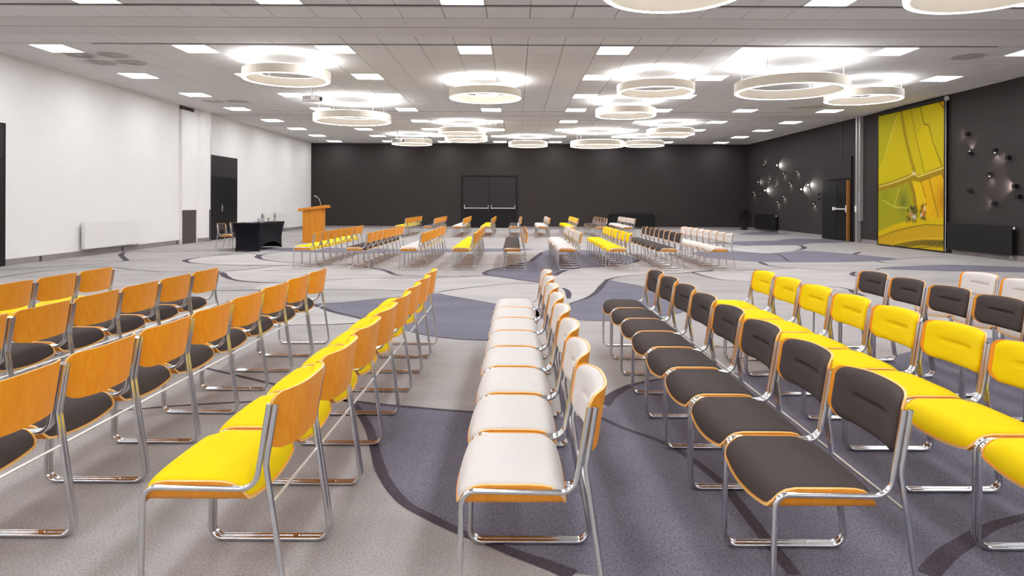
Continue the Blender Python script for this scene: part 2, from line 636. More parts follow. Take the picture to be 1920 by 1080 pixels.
# the large blue field in front, drawn on the plan to run on past the camera
near_edge = [(658, 754), (749, 762.5), (841, 770), (896, 772), (1000, 782), (1100, 778), (1133, 764), (1155, 735), (1173, 725), (1200, 717), (1238, 711), (1382, 700), (1500, 688), (1600, 679),
             (1660, 671), (1720, 656), (1800, 640), (1920, 628), (2100, 616)]
left_edge = [(1111, 1079), (1035, 1068), (949, 1038), (901, 1016), (853, 999), (805, 978), (753, 944), (719, 909), (700, 878), (695, 841), (690, 815), (678, 780)]
a_ = smooth_path(floor_pts(near_edge), 5)
tail = [Vector((6.0, 6.8)), Vector((7.2, 5.0)), Vector((6.6, 2.5)), Vector((4.0, 0.6)), Vector((1.6, 0.9)), Vector((0.7, 1.5))]
b_ = smooth_path(floor_pts(left_edge), 5)
MB().poly(list(a_) + tail + list(b_), 0.0013).build('carpet_patch', M['carpet_blue'], FLOOR)

LINES = [
    ([(0, 507), (60, 503), (154, 497), (217, 492), (236, 489)], 0.05),
    ([(238, 489), (231, 483), (227, 477.5), (232, 474)], [0.22, 0.2, 0.24, 0.12]),
    ([(232, 474), (242, 472), (325, 471), (410, 470), (475, 474)], 0.05),
    ([(0, 520), (62, 511), (130, 504), (200, 501), (250, 506), (310, 510), (375, 509.5), (410, 510)], 0.05),
    ([(413, 511), (418, 513), (422, 518), (432, 523)], [0.16, 0.2, 0.2, 0.1]),
    ([(432, 523), (450, 526.7), (483, 529.5), (525, 530)], [0.1, 0.08, 0.06, 0.03]),
    ([(75, 490), (237, 489), (345, 489)], 0.035),
    ([(375, 482.5), (355, 486), (347, 489), (355, 492.5), (375, 494.5)], [0.06, 0.13, 0.25, 0.13, 0.06]),
    ([(375, 482.5), (425, 477.5), (463, 475)], 0.05),
    ([(375, 494.5), (400, 496), (467, 497.5), (550, 497.5), (650, 496)], 0.05),
    ([(400, 480), (433, 476), (463, 475), (480, 477)], 0.05),
    ([(482, 477.5), (486, 479), (483, 482), (490, 486)], [0.1, 0.28, 0.3, 0.1]),
    ([(490, 486), (500, 488), (523, 491), (550, 493), (583, 493.5)], [0.08, 0.07, 0.05, 0.05, 0.04]),
    ([(487, 480), (500, 476), (530, 472.5)], 0.06),
    ([(400, 510), (442, 507.5), (483, 503), (533, 498)], 0.05),
    ([(493, 507.5), (523, 507.5)], 0.04),
    ([(380, 545), (438, 545), (483, 544), (560, 543)], 0.035),
    ([(590, 527), (608, 526), (656, 522.7), (706, 522), (747, 522.7), (779, 521.7), (827, 520.8), (872, 518.7), (912, 517)], 0.04),
    ([(590, 542), (603, 542.5), (633, 543), (720, 544), (770, 546), (800, 547)], 0.035),
    ([(650, 495), (693, 502), (714, 505)], 0.07),
    ([(714, 505), (727, 509), (737, 514), (752, 517)], [0.07, 0.16, 0.16, 0.06]),
    ([(752, 517), (789, 518), (840, 518)], 0.04),
    ([(470, 615), (507, 613), (565, 609.5), (614, 609), (669, 606)], 0.035),
    ([(822, 547.5), (872, 540.6), (914, 536), (960, 532), (1012, 531)], [0.05, 0.045, 0.04, 0.03, 0.03]),
    ([(588, 571.5), (640, 567.5), (693, 562), (747, 557), (800, 550.8)], 0.02),
    ([(580, 570), (600, 575.5), (622, 584), (654, 592), (679, 598), (720, 610)], [0.1, 0.12, 0.09, 0.06, 0.05, 0.04]),
    ([(822, 551), (870, 560), (929, 570)], 0.03),
    ([(765, 621), (808, 630), (872, 637), (940, 638.5)], 0.025),
    ([(860, 518.5), (917, 517)], 0.03),
    ([(941, 501.7), (919, 506.6), (908, 512.5), (917, 516.5), (947, 520.5), (979, 525.5), (1012, 530)], [0.06, 0.09, 0.12, 0.1, 0.08, 0.07, 0.05]),
    ([(994.6, 490), (1003, 484), (1011, 478), (1016, 473)], [0.1, 0.22, 0.24, 0.1]),
    ([(941, 501.7), (979, 493.5), (994.6, 490)], 0.05),
    ([(1093, 502), (1070, 505), (1052, 510.5), (1042, 516.5)], [0.04, 0.08, 0.12, 0.1]),
    ([(1197, 487), (1190, 492), (1169, 496), (1133, 500), (1093, 502)], [0.08, 0.08, 0.06, 0.05, 0.04]),
    ([(1139, 524), (1127, 538), (1117, 549), (1100, 559), (1068, 570)], [0.06, 0.14, 0.1, 0.06, 0.04]),
    ([(1055, 540), (1063, 545), (1066, 552), (1066, 560)], [0.04, 0.1, 0.12, 0.05]),
    ([(1139, 525), (1152, 521), (1167, 518.5), (1210, 514.5), (1275, 512.5), (1297, 510.5), (1335, 507)], [0.08, 0.05, 0.04, 0.035, 0.04, 0.05, 0.04]),
    ([(1139, 527), (1170, 531), (1206, 538), (1260, 552)], 0.035),
    ([(1093, 601), (1175, 602), (1242, 593), (1278, 585.5), (1310, 572)], 0.02),
    ([(1297, 510.5), (1320, 517.5), (1350, 524), (1395, 527.5), (1486, 534), (1532, 537.7), (1573, 539), (1597, 544)], [0.08, 0.06, 0.04, 0.03, 0.03, 0.03, 0.04, 0.06]),
    ([(1424, 491), (1430, 494), (1437, 497)], [0.1, 0.26, 0.12]),
    ([(1437, 497), (1448, 499), (1469, 501.7), (1492, 503)], [0.1, 0.07, 0.05, 0.04]),
    ([(1380, 508), (1448, 505.5), (1492, 503), (1532, 506), (1598, 510)], 0.035),
    ([(1604, 510), (1597, 514), (1604, 518)], [0.08, 0.12, 0.06]),
    ([(1597, 544), (1602, 549), (1620, 555)], [0.12, 0.14, 0.06]),
    ([(1602, 477), (1606, 475), (1611, 473)], [0.1, 0.3, 0.08]),
    ([(1611, 473), (1639, 471.6), (1680, 471)], 0.05),
    ([(1684, 486), (1719, 483), (1766, 481), (1802, 480)], 0.045),
    ([(1643, 489.6), (1661, 493), (1691, 494.7), (1753, 496.6), (1800, 497)], [0.1, 0.08, 0.05, 0.04, 0.03]),
    ([(1642, 506), (1660, 502), (1700, 499.5), (1747, 498)], [0.05, 0.05, 0.04, 0.03]),
    ([(1392, 458), (1399, 459.5), (1406, 460.6)], [0.08, 0.25, 0.06]),
    ([(1492, 459.5), (1501, 460.5), (1508, 464.5), (1503, 467.5), (1491, 470)], [0.06, 0.2, 0.35, 0.15, 0.06]),
    ([(1491, 470), (1462, 474), (1441, 475.5)], 0.05),
    ([(1448, 475), (1465, 480), (1477.5, 489), (1488, 491.5)], 0.06),
    ([(300, 672), (340, 680), (383, 690), (430, 701), (473, 711), (510, 720), (590, 738), (658, 754)], [0.02, 0.025, 0.03, 0.03, 0.03, 0.03, 0.03, 0.03]),
    ([(200, 772), (252, 768), (309, 763), (382, 758), (460, 754), (560, 751), (640, 751), (700, 757.5), (760, 763), (841, 770), (900, 774)], [0.016, 0.02, 0.022, 0.022, 0.022, 0.025, 0.035, 0.04, 0.04, 0.035, 0.03]),
    ([(663, 756), (678, 780), (693, 805), (702, 840), (716, 885), (735, 918), (765, 948), (818, 976), (858, 996), (915, 1018), (966, 1038), (1028, 1060), (1075, 1079)],
     [0.05, 0.045, 0.05, 0.05, 0.05, 0.05, 0.045, 0.045, 0.04, 0.04, 0.05, 0.06, 0.07]),
    ([(1131, 760), (1146, 744), (1163, 733), (1190, 721), (1237, 711.5), (1290, 707), (1382, 700)], [0.14, 0.1, 0.08, 0.05, 0.03, 0.02, 0.02]),
    ([(1100, 776), (1130, 786), (1173, 805), (1233, 826), (1280, 850), (1346, 900), (1385, 945), (1430, 1003), (1460, 1040), (1490, 1079)], [0.04, 0.035, 0.035, 0.035, 0.04, 0.045, 0.05, 0.05, 0.05, 0.05]),
    ([(1738, 1079), (1775, 1040), (1803, 1022), (1850, 992), (1900, 975), (1960, 962), (2060, 950)], [0.08, 0.075, 0.07, 0.055, 0.045, 0.04, 0.04]),
]
for q, wd in LINES:
    ribbon(q, wd)


# ------------------------------------------------------------------ the stacking chair
def fillet(pts, n=6):
    """pts: (x, z, radius) polyline -> rounded 2-D path"""
    out = [Vector(pts[0][:2])]
    for i in range(1, len(pts) - 1):
        p = Vector(pts[i][:2])
        a = (Vector(pts[i - 1][:2]) - p)
        c = (Vector(pts[i + 1][:2]) - p)
        r = pts[i][2]
        ang = a.angle(c)
        t = min(r / math.tan(ang / 2), a.length * 0.48, c.length * 0.48)
        r = t * math.tan(ang / 2)
        a.normalize()
        c.normalize()
        ctr = p + (a + c).normalized() * (r / math.sin(ang / 2))
        v0, v1 = p + a * t - ctr, p + c * t - ctr
        a0 = math.atan2(v0.y, v0.x)
        da = (math.atan2(v1.y, v1.x) - a0 + math.pi) % (2 * math.pi) - math.pi
        for k in range(n + 1):
            q = a0 + da * k / n
            out.append(ctr + Vector((math.cos(q), math.sin(q))) * r)
    out.append(Vector(pts[-1][:2]))
    return out


def round_outline(x0, x1, hw, rf, rr, bow0=0.0, bow1=0.0, n=9):
    """outline in (x, s): x0 edge corners rf, x1 edge corners rr, edges bowed outwards by bow0 / bow1"""
    pts = []

    def arc(cx_, cs, r, a0, a1):
        for k in range(n):
            q = math.radians(a0 + (a1 - a0) * k / (n - 1))
            pts.append((cx_ + r * math.cos(q), cs + r * math.sin(q)))
    arc(x1 - rr, hw - rr, rr, 0, 90)
    for k in range(1, 8):
        t = k / 8
        pts.append((x1 - rr + (x0 + rf - x1 + rr) * t, hw))
    arc(x0 + rf, hw - rf, rf, 90, 180)
    for k in range(1, 10):
        pts.append((x0, (hw - rf) * (1 - 2 * k / 10)))
    arc(x0 + rf, -hw + rf, rf, 180, 270)
    for k in range(1, 8):
        t = k / 8
        pts.append((x0 + rf + (x1 - rr - x0 - rf) * t, -hw))
    arc(x1 - rr, -hw + rr, rr, 270, 360)
    for k in range(1, 10):
        pts.append((x1, (-hw + rr) * (1 - 2 * k / 10)))
    xm = (x0 + x1) / 2
    out = []
    for x, s in pts:
        b = bow0 if x < xm else bow1
        out.append((x + (-b if x < xm else b) * (1 - (s / hw) ** 2) * min(1, abs(x - xm) / abs(x0 - xm)), s))
    return out


def disk(outline, top, bot, ts, bts=(0.0, 0.6, 1.0), rim_mi=0):
    """closed body: upper skin top(x,s,t), lower skin bot(x,s,t), joined at the rim"""
    n = len(outline)
    cx_ = sum(p[0] for p in outline) / n
    cs = sum(p[1] for p in outline) / n
    vs_, fs = [], []

    def skin(fn, tt, flip):
        st = len(vs_)
        vs_.append(fn(cx_, cs, 0.0))
        prev = None
        for t in tt:
            if t <= 0:
                continue
            cur = len(vs_)
            for (x, s) in outline:
                vs_.append(fn(cx_ + (x - cx_) * t, cs + (s - cs) * t, t))
            for k in range(n):
                kk = (k + 1) % n
                f = (st, cur + k, cur + kk) if prev is None else (prev + k, cur + k, cur + kk, prev + kk)
                fs.append(f[::-1] if flip else f)
            prev = cur
        return prev
    a = skin(top, ts, False)
    b = skin(bot, bts, True)
    for k in range(n):
        kk = (k + 1) % n
        fs.append((a + k, b + k, b + kk, a + kk))
    m = MB()
    m.add(vs_, fs)
    m.mi[-n:] = [rim_mi] * n
    return m


SEAT_Z, SA, SR, Q0, Q1, RISE = 0.350, 0.198, 0.025, 0.17, 1.40, 0.017


def sheet(x, s, h):
    """seat tray: shallow trough whose sides turn up into wings; h = offset towards the sitter"""
    sg = 1 if s >= 0 else -1
    a = abs(s)
    if a <= SA:
        q = Q0 * a / SA
        y, z = a, SEAT_Z + RISE * (a / SA) ** 2
    else:
        q = min(Q0 + (a - SA) / SR, Q1)
        rest = max(0.0, (a - SA) - (Q1 - Q0) * SR)
        y = SA + SR * (math.sin(q) - math.sin(Q0)) + rest * math.cos(Q1)
        z = SEAT_Z + RISE + SR * (math.cos(Q0) - math.cos(q)) + rest * math.sin(Q1)
    return (x, sg * (y - h * math.sin(q)), z + h * math.cos(q))


def seat_outline(inset=0.0, smax=0.268):
    half = []
    for k in range(9):                       # front edge, centre to corner
        s = 0.192 * k / 8
        half.append((-0.241 - 0.012 * (1 - (s / 0.192) ** 2), s))
    half += [(-0.236, 0.207), (-0.225, 0.228), (-0.208, 0.248), (-0.186, 0.262), (-0.155, 0.268), (-0.11, 0.268), (-0.06, 0.268), (-0.01, 0.268), (0.03, 0.266),
             (0.055, 0.260), (0.075, 0.246), (0.090, 0.226), (0.099, 0.207)]
    for k in range(8, -1, -1):
        s = 0.192 * k / 8
        half.append((0.104 + 0.008 * (1 - (s / 0.192) ** 2), s))
    half = [(x + (inset if x < -0.1 else -inset if x > 0 else 0), min(s, smax) if s > 0 else s) for x, s in half]
    other = [(x, -s) for x, s in half[1:-1]][::-1]
    return (half + other)[::-1]


def back_x(s, z):
    return 0.160 + 0.067 * (1 - abs(s / 0.2236) ** 3.0) + (z - 0.61) * 0.15


def make_chair():
    parts = {}
    root = bpy.data.objects.new('chair', None)
    COL.objects.link(root)
    ft = fillet([(0.172, 0.668, 0), (0.128, 0.403, 0.055), (-0.222, 0.408, 0.042), (-0.228, 0.0095, 0.046), (0.232, 0.0095, 0.046), (0.161, 0.48, 0.12), (0.1915, 0.668, 0)], 6)
    for sg in (-1, 1):
        side = MB().tube([(p.x, 0.236 * sg, p.y) for p in ft], 0.0092, 10).build('side_frame', M['chrome'], root, 40)
    MB().tube([(0.179, -0.236, 0.357), (0.179, 0.236, 0.357)], 0.0052, 8).build('stretcher', M['satin'], root, 40)
    MB().tube([(-0.2235, -0.236, 0.358), (-0.2235, 0.236, 0.358)], 0.0052, 8).build('stretcher', M['satin'], root, 40)
    m = MB()
    m.bevel_box(0.085, 0.112, 0.2375, 0.2495, 0.004, 0.021, 0.003)
    m.build('linking_clip', M['chrome'], side)
    so = seat_outline()
    TS = [0, .3, .55, .7, .78, .84, .88, .92, .96, 1.0]
    seat = disk(so, lambda x, s, t: sheet(x, s, 0.0), lambda x, s, t: sheet(x, s, -0.010), TS, TS, 1).build('seat', [M['wood'], M['ply_edge']], root, 50)
    po = seat_outline(0.004, 0.263)
    n_ = len(po)
    pcx, pcs = sum(p[0] for p in po) / n_, sum(p[1] for p in po) / n_
    pz = [0, .2, .4, .55, .68, .78, .85, .9, .935, .96, .98, .992, 1.0]

    def ptop(x, s, t):
        if t <= 0:
            return (x, s, 0.440)
        e = sheet(pcx + (x - pcx) / t, pcs + (s - pcs) / t, 0.003)
        p = sheet(x, s, 0.003)
        c = 0.440 - 0.018 * (x + 0.07) - 0.25 * max(0.0, -x - 0.16) ** 1.5
        k = min(1.0, max(0.0, (e[2] - 0.362) / 0.062))         # 1 where the edge is a side wing
        k = k * k * (3 - 2 * k)
        return (x, p[1], e[2] + (c - e[2]) * ((1 - k) * (1 - t ** 6) ** 0.55 + k * (1 - t ** 3.0)))
    disk(po, ptop, lambda x, s, t: sheet(x, s, 0.001), pz, TS).build('seat_cushion', M['pale'], seat, 60)
    # backrest, outline in (z, s)
    bo = round_outline(0.513, 0.696, 0.2236, 0.056, 0.030, 0.006, 0.010)
    TB = [0, .2, .4, .55, .7, .8, .88, .94, 1.0]
    back = disk(bo, lambda z, s, t: (back_x(s, z), s, z), lambda z, s, t: (back_x(s, z) + 0.009, s, z), TB, TB, 1).build('backrest', [M['wood'], M['ply_edge']], root, 50)
    bp = round_outline(0.5155, 0.6945, 0.206, 0.052, 0.030, 0.006, 0.0105)
    pb = [i / 22 for i in range(17)] + [0.77, 0.82, 0.87, 0.91, 0.945, 0.97, 0.99, 1.0]

    def btop(z, s, t):
        h = 0.004 + 0.031 * (1 - t ** 8) ** 0.55
        zc = 0.615
        edge = 1 / (1 + math.exp((abs(s) - 0.105) / 0.008))
        h -= 0.014 * math.exp(-((z - zc) / 0.0085) ** 2) * edge
        h += 0.004 * math.exp(-((z - zc - 0.035) / 0.03) ** 2) * edge
        return (back_x(s, z) - h, s, z)
    disk(bp, btop, lambda z, s, t: (back_x(s, z) - 0.001, s, z), pb, TB).build('backrest_cushion', M['pale'], back, 70)
    return root


chair0 = make_chair()
# cushion meshes in the other two colours
VAR = {'pale': {}, 'yellow': {}, 'charcoal': {}}
for ch in chair0.children_recursive:
    if 'cushion' in ch.name:
        VAR['pale'][ch.name.split('.')[0]] = ch.data
        for c in ('yellow', 'charcoal'):
            d = ch.data.copy()
            d.materials[0] = M[c]
            VAR[c][ch.name.split('.')[0]] = d
CNAME = {'pale': 'pale grey', 'yellow': 'yellow', 'charcoal': 'charcoal'}
first = [True]


def place_chair(x, y, rz, colour, label, group):
    if first[0]:
        c = chair0
        first[0] = False
    else:
        c = copy_tree(chair0)
    c.location = (x, y, 0.0015)
    c.rotation_euler = (0, 0, rz)
    for ch in c.children_recursive:
        n = ch.name.split('.')[0]
        if n in VAR[colour]:
            ch.data = VAR[colour][n]
    c['label'] = label
    c['category'] = 'chair'
    c['group'] = group
    return c


PITCH = 0.4965
NEAR_ROWS = [('yellow', -3.87, 5), ('charcoal', -2.91, 2), ('charcoal', -1.93, 0), ('yellow', -0.937, 0), ('pale', 0.058, 0), ('charcoal', 1.02, 0), ('yellow', 1.96, 0), ('charcoal', 2.90, 3), ('pale', 3.80, 5)]
for r, (c, x, kmin) in enumerate(NEAR_ROWS):
    ys = 2.275 + 0.036 * -(r - 4) * 0.5
    for k in range(kmin, 8):
        lab = '%s chair, %s from the far end, %s row from left, nearest block' % (CNAME[c], ORD[7 - k], ORD[r])
        place_chair(x + random.uniform(-.004, .004), ys + PITCH * k, random.uniform(-.004, .004), c, lab, '%s chairs in the nearest block' % CNAME[c])
CYC = ['yellow', 'charcoal', 'pale']
FAR_FRONT = [(550, 503.75), (648, 505), (749, 505.75), (845.5, 506.2), (942.5, 506.7), (1047, 506.9), (1141, 507), (1238, 507), (1333, 507)]
for r, p in enumerate(FAR_FRONT):
    X, Y = on_floor(*p)
    for k in range(8):
        c = CYC[r % 3]
        lab = '%s chair, %s from the near end, %s row from left, middle block' % (CNAME[c], ORD[k], ORD[r])
        place_chair(X + 0.235 + random.uniform(-.008, .008), Y + 0.236 + PITCH * k, random.uniform(-.004, .004), c, lab, '%s chairs in the middle block' % CNAME[c])
for r in range(9):
    X = -4.20 + 1.043 * r
    for k in range(8):
        c = CYC[r % 3]
        lab = '%s chair, %s from the near end, %s row from left, farthest block' % (CNAME[c], ORD[k], ORD[r])
        place_chair(X + random.uniform(-.008, .008), 24.3 + PITCH * k, random.uniform(-.004, .004), c, lab, '%s chairs in the farthest block' % CNAME[c])
# two chairs behind the presenters' table
place_chair(-7.72, 17.72, math.pi, 'charcoal', 'charcoal chair behind the black table, nearer the camera of the two', 'chairs behind the black table')
place_chair(-7.68, 18.42, math.pi, 'charcoal', 'charcoal chair behind the black table, half hidden by its corner', 'chairs behind the black table')

# ------------------------------------------------------------------ ring lamps
def ring_lamp(x, y, z, R, label):
    t = thing('ring_pendant', label, 'pendant lamp', (x, y, z), group='cream ring pendant lamps')
    wd, h = (0.085, 0.175) if R < 1 else (0.095, 0.19)
    n = 72
    MB().lathe([(R - wd, 0.0), (R, 0.0), (R, h), (R - wd, h), (R - wd, 0.0)], n, cap=False).build('band', M['cream'], t, 40)
    MB().annulus(R - wd + 0.008, R - 0.008, -0.003, n, up=False).build('lower_diffuser', M['ring_down'], t)
    MB().annulus(R - wd + 0.008, R - 0.008, h + 0.003, n, up=True).build('upper_diffuser', M['ring_up'], t)
    for k in range(4):
        a = math.radians(45 + 90 * k)
        p = ((R - wd / 2) * math.cos(a), (R - wd / 2) * math.sin(a))
        MB().tube([(p[0], p[1], h + 0.004), (p[0], p[1], CEIL - z - 0.005)], 0.006, 6).build('cable', M['cable'], t, 40)
    return t


RS, RL = 0.853, 1.077
RINGS = [  # pixel centre of the lower face, radius, drop height, label
    (538, 150, RS, 3.75, 'small ring pendant farthest left, in front of the nearer projector'),
    (661, 228, RL, 3.56, 'large ring pendant farthest left, lower than the nearer projector'),
    (910, 184.5, RS, 3.75, 'small ring pendant nearest the middle of the hall, hung alone'),
    (1481, 172, RL, 3.56, 'large ring pendant near the right wall, biggest in full view'),
    (1618, 187.5, RS, 3.75, 'small ring pendant farthest right, beside the yellow field banner'),
    (1229, 174, RS, 3.75, 'small ring pendant between the middle one and the large right one'),
    (1173, 217, RS, 3.75, 'small ring pendant just behind and left of another, above bare ceiling band'),
    (866, 251, RS, 3.75, 'small ring pendant over the far double door, nearer of two overlapping'),
    (874, 263.5, RS, 3.75, 'small ring pendant over the far double door, farther of two overlapping'),
    (772.5, 270.5, RS, 3.75, 'small ring pendant behind the farther projector'),
    (990, 274, RS, 3.75, 'small ring pendant by the back wall, right of the double door'),
    (1257, 252.5, RS, 3.75, 'small ring pendant at far right, in front of the back wall pair'),
    (1119.5, 274.5, RL, 3.56, 'large ring pendant by the back wall, left one of a touching pair'),
    (1208, 273.5, RS, 3.75, 'small ring pendant by the back wall, right one of a touching pair'),
    (1266, -14, RS, 3.75, 'ring pendant cut by the top edge, left one of the nearest two'),
    (1850, -12, RS, 3.75, 'ring pendant cut by the top edge, right one of the nearest two'),
]
for (px, py, R, z, lab) in RINGS:
    X, Y = on_floor(px, py, z)
    ring_lamp(X, Y, z, R, lab)

# ------------------------------------------------------------------ projectors
def projector(px, py, d, label):
    X, Z = on_depth(px, py, d)
    t = thing('projector', label, 'projector', (X, d, Z), group='ceiling projectors')
    MB().bevel_box(-0.2, 0.2, -0.16, 0.16, -0.06, 0.06, 0.02).build('body', M['white_enamel'], t)
    MB().lathe([(0.05, 0), (0.05, 0.02), (0.04, 0.03), (0.0, 0.025)], 20).build('lens', M['black_gloss'], t, 40)
    ln = t.children[-1]
    ln.rotation_euler = (0, math.pi / 2, 0)
    ln.location = (0.195, 0.06, 0)
    m = MB()
    for k in range(6):
        m.box(-0.15, 0.06, -0.163, -0.157, -0.035 + k * 0.013, -0.029 + k * 0.013)
    o = m.build('vent_grille', M['slot'], t)
    o['kind'] = 'stuff'
    MB().tube([(0, 0, 0.06), (0, 0, CEIL - Z)], 0.018, 10).build('pole', M['alu'], t, 40)
    MB().lathe([(0.07, 0), (0.07, 0.015)], 16, (0, 0, CEIL - Z - 0.016)).build('ceiling_plate', M['white_enamel'], t, 40)
    t.rotation_euler = (0, 0, -0.25)
    return t


projector(585, 185, 16.0, 'white ceiling projector, nearer one, below the leftmost small ring lamp')
projector(745.5, 263.5, 26.5, 'white ceiling projector, farther one, in front of a ring lamp')

# ------------------------------------------------------------------ round vents in ceiling
VENTS = [(150, 103, 'front left of four near the left wall'), (212, 103, 'front right of four near the left wall'), (189, 117, 'back left of four near the left wall'), (246, 117, 'back right of four near the left wall'),
         (400, 190, 'left one of a faint pair by the left wall column'), (445, 190, 'right one of a faint pair by the left wall column'),
         (1815, 106, 'catching ring light near the right wall'),
         (1499, 201.5, 'left one under the large right ring lamp'), (1527, 200.5, 'right one under the large right ring lamp')]
for (px, py, w_) in VENTS:
    X, Y = on_floor(px, py, CEIL - 0.001)
    t = thing('ceiling_vent', 'round flush ceiling vent, ' + w_, 'vent', (X, Y, CEIL), group='round ceiling vents')
    MB().lathe([(0.31, 0.001), (0.31, -0.006), (0.285, -0.009), (0.28, -0.005)], 40, cap=False).build('rim', M['plaster'], t, 40)
    m = MB()
    for r in (0.06, 0.115, 0.17, 0.225):
        m.annulus(r, r + 0.035, -0.0065, 40, up=False)
    o = m.build('slotted_plate', M['vent'], t)
    o['kind'] = 'stuff'
# small sprinklers / detectors
for (px, py, lab) in [(1164, 234, 'small white ceiling sensor before the farther right rings'), (930, 232, 'small white ceiling sensor right of the far door rings')]:
    X, Y = on_floor(px, py, CEIL)
    tag(MB().lathe([(0.06, 0), (0.055, -0.03), (0.03, -0.05), (0.0, -0.052)], 20).build('ceiling_sensor', M['white_enamel'], None, 40, (X, Y, CEIL)), lab, 'sensor')

# ------------------------------------------------------------------ left wall fittings
def box_part(name, m, parent, *a, bevel=0.0):
    mb_ = MB()
    if bevel:
        mb_.bevel_box(*a, bevel)
    else:
        mb_.box(*a)
    return mb_.build(name, M[m], parent)


def lever(parent, x, y, z, sx, sy, m='alu'):
    """door lever on a plate, wall normal along sx"""
    mb_ = MB()
    mb_.bevel_box(min(x, x + sx * 0.012), max(x, x + sx * 0.012), y - 0.025, y + 0.025, z - 0.13, z + 0.11, 0.004)
    mb_.tube([(x, y, z), (x + sx * 0.055, y, z), (x + sx * 0.06, y + sy * 0.02, z), (x + sx * 0.06, y + sy * 0.13, z)], 0.01, 8)
    return mb_.build('handle', M[m], parent, 40)


# near door at the left edge
d1 = struct(box_part('door_1', 'black', None, XL, XL + 0.035, 11.75, 13.06, 0.0, 2.82), 'black door panel at the left edge of the white wall')
box_part('leaf', 'black_gloss', d1, XL + 0.035, XL + 0.05, 11.9, 12.98, 0.01, 2.08)
box_part('transom', 'door_dark', d1, XL + 0.035, XL + 0.048, 11.9, 12.98, 2.13, 2.79)
lever(d1, XL + 0.05, 12.02, 1.05, 1, 1)
# far left door
d2 = struct(box_part('door_2', 'black', None, XL, XL + 0.04, 21.66, 23.9, 0.0, 2.83), 'black double height door beside the white column')
box_part('leaf', 'black_gloss', d2, XL + 0.04, XL + 0.058, 21.8, 22.77, 0.01, 2.06)
box_part('leaf', 'black_gloss', d2, XL + 0.04, XL + 0.058, 22.78, 23.76, 0.01, 2.06)
box_part('transom', 'door_dark', d2, XL + 0.04, XL + 0.052, 21.72, 23.84, 2.12, 2.80)
lever(d2, XL + 0.058, 22.62, 1.07, 1, -1, 'alu')
# pocket for the folding partition
pk = struct(box_part('trim_1', 'wall_white', None, XL, XL + 0.09, 19.85, 20.72, 0.0, 4.05), 'white partition pocket door')
box_part('kick_panel', 'taupe', pk, XL + 0.09, XL + 0.10, 19.86, 20.71, 0.0, 1.02)
box_part('top_gap', 'slot', pk, XL, XL + 0.02, 19.85, 20.72, 4.05, CEIL)
box_part('recess_edge', 'wall_white', pk, XL, XL + 0.02, 20.72, 21.0, 0.0, CEIL)
cl = struct(MB().add([(XL, 20.95, 0), (XL + 0.16, 21.12, 0), (XL + 0.16, 21.52, 0), (XL, 21.52, 0), (XL, 20.95, CEIL), (XL + 0.16, 21.12, CEIL), (XL + 0.16, 21.52, CEIL), (XL, 21.52, CEIL)],
                     [(0, 1, 5, 4), (1, 2, 6, 5), (2, 3, 7, 6), (3, 0, 4, 7), (4, 5, 6, 7), (0, 3, 2, 1)]).build('trim_2', M['wall_white']), 'white column beside the left door')
MB().add([(XL + 0.0, 20.94, 0), (XL + 0.172, 21.115, 0), (XL + 0.172, 21.45, 0), (XL, 21.45, 0), (XL, 20.94, 0.12), (XL + 0.172, 21.115, 0.12), (XL + 0.172, 21.45, 0.12), (XL, 21.45, 0.12)],
         [(0, 1, 5, 4), (1, 2, 6, 5), (2, 3, 7, 6), (3, 0, 4, 7), (4, 5, 6, 7), (0, 3, 2, 1)]).build('skirting_strip', M['skirting'], cl)
box_part('guard_strip', 'taupe', cl, XL + 0.10, XL + 0.172, 21.45, 21.53, 0.0, 1.02)
jm = struct(box_part('trim_3', 'alu', None, XL, XL + 0.15, 21.54, 21.585, 0.0, CEIL), 'grey metal jamb beside the left door')
box_part('seal', 'slot', jm, XL, XL + 0.145, 21.525, 21.54, 0.0, CEIL)


def radiator_side(name, label, X, sgn, y0, y1, z0, z1, m, pipe_end):
    """flat panel radiator on a side wall"""
    t = thing(name, label, 'radiator', (X + sgn * 0.035, (y0 + y1) / 2, z0))
    L, H = (y1 - y0) / 2, z1 - z0
    a, bb = sorted((sgn * 0.09, sgn * 0.105))
    MB().bevel_box(a, bb, -L, L, 0, H, 0.004).build('front_panel', M[m], t)
    a, bb = sorted((sgn * 0.03, sgn * 0.09))
    for s in (-1, 1):
        MB().box(a, bb, s * (L - 0.004) - 0.004, s * (L - 0.004) + 0.004, 0.01, H - 0.01).build('side_cover', M[m], t)
    MB().box(a, bb, -L + 0.01, L - 0.01, H - 0.012, H - 0.004).build('top_grille', M[m], t)
    MB().box(*sorted((0.0, sgn * 0.04)), -L + 0.05, L - 0.05, 0.05, H - 0.05).build('back_panel', M[m], t)
    py = pipe_end * (L - 0.06)
    mb_ = MB()
    mb_.tube([(sgn * 0.06, py, 0.0), (sgn * 0.06, py, -0.07), (sgn * 0.02, py, -0.08)], 0.011, 8)
    mb_.tube([(sgn * 0.06, py - 0.05 * pipe_end, 0.0), (sgn * 0.06, py - 0.05 * pipe_end, -0.07), (sgn * 0.02, py - 0.05 * pipe_end, -0.08)], 0.011, 8)
    mb_.build('valve_pipes', M['alu'], t, 40)
    MB().lathe([(0.018, 0), (0.022, 0.02), (0.022, 0.05), (0.012, 0.06)], 14, (sgn * 0.06, pipe_end * (L + 0.005), H - 0.08)).build('valve_knob', M['white_enamel'], t, 40)
    return t


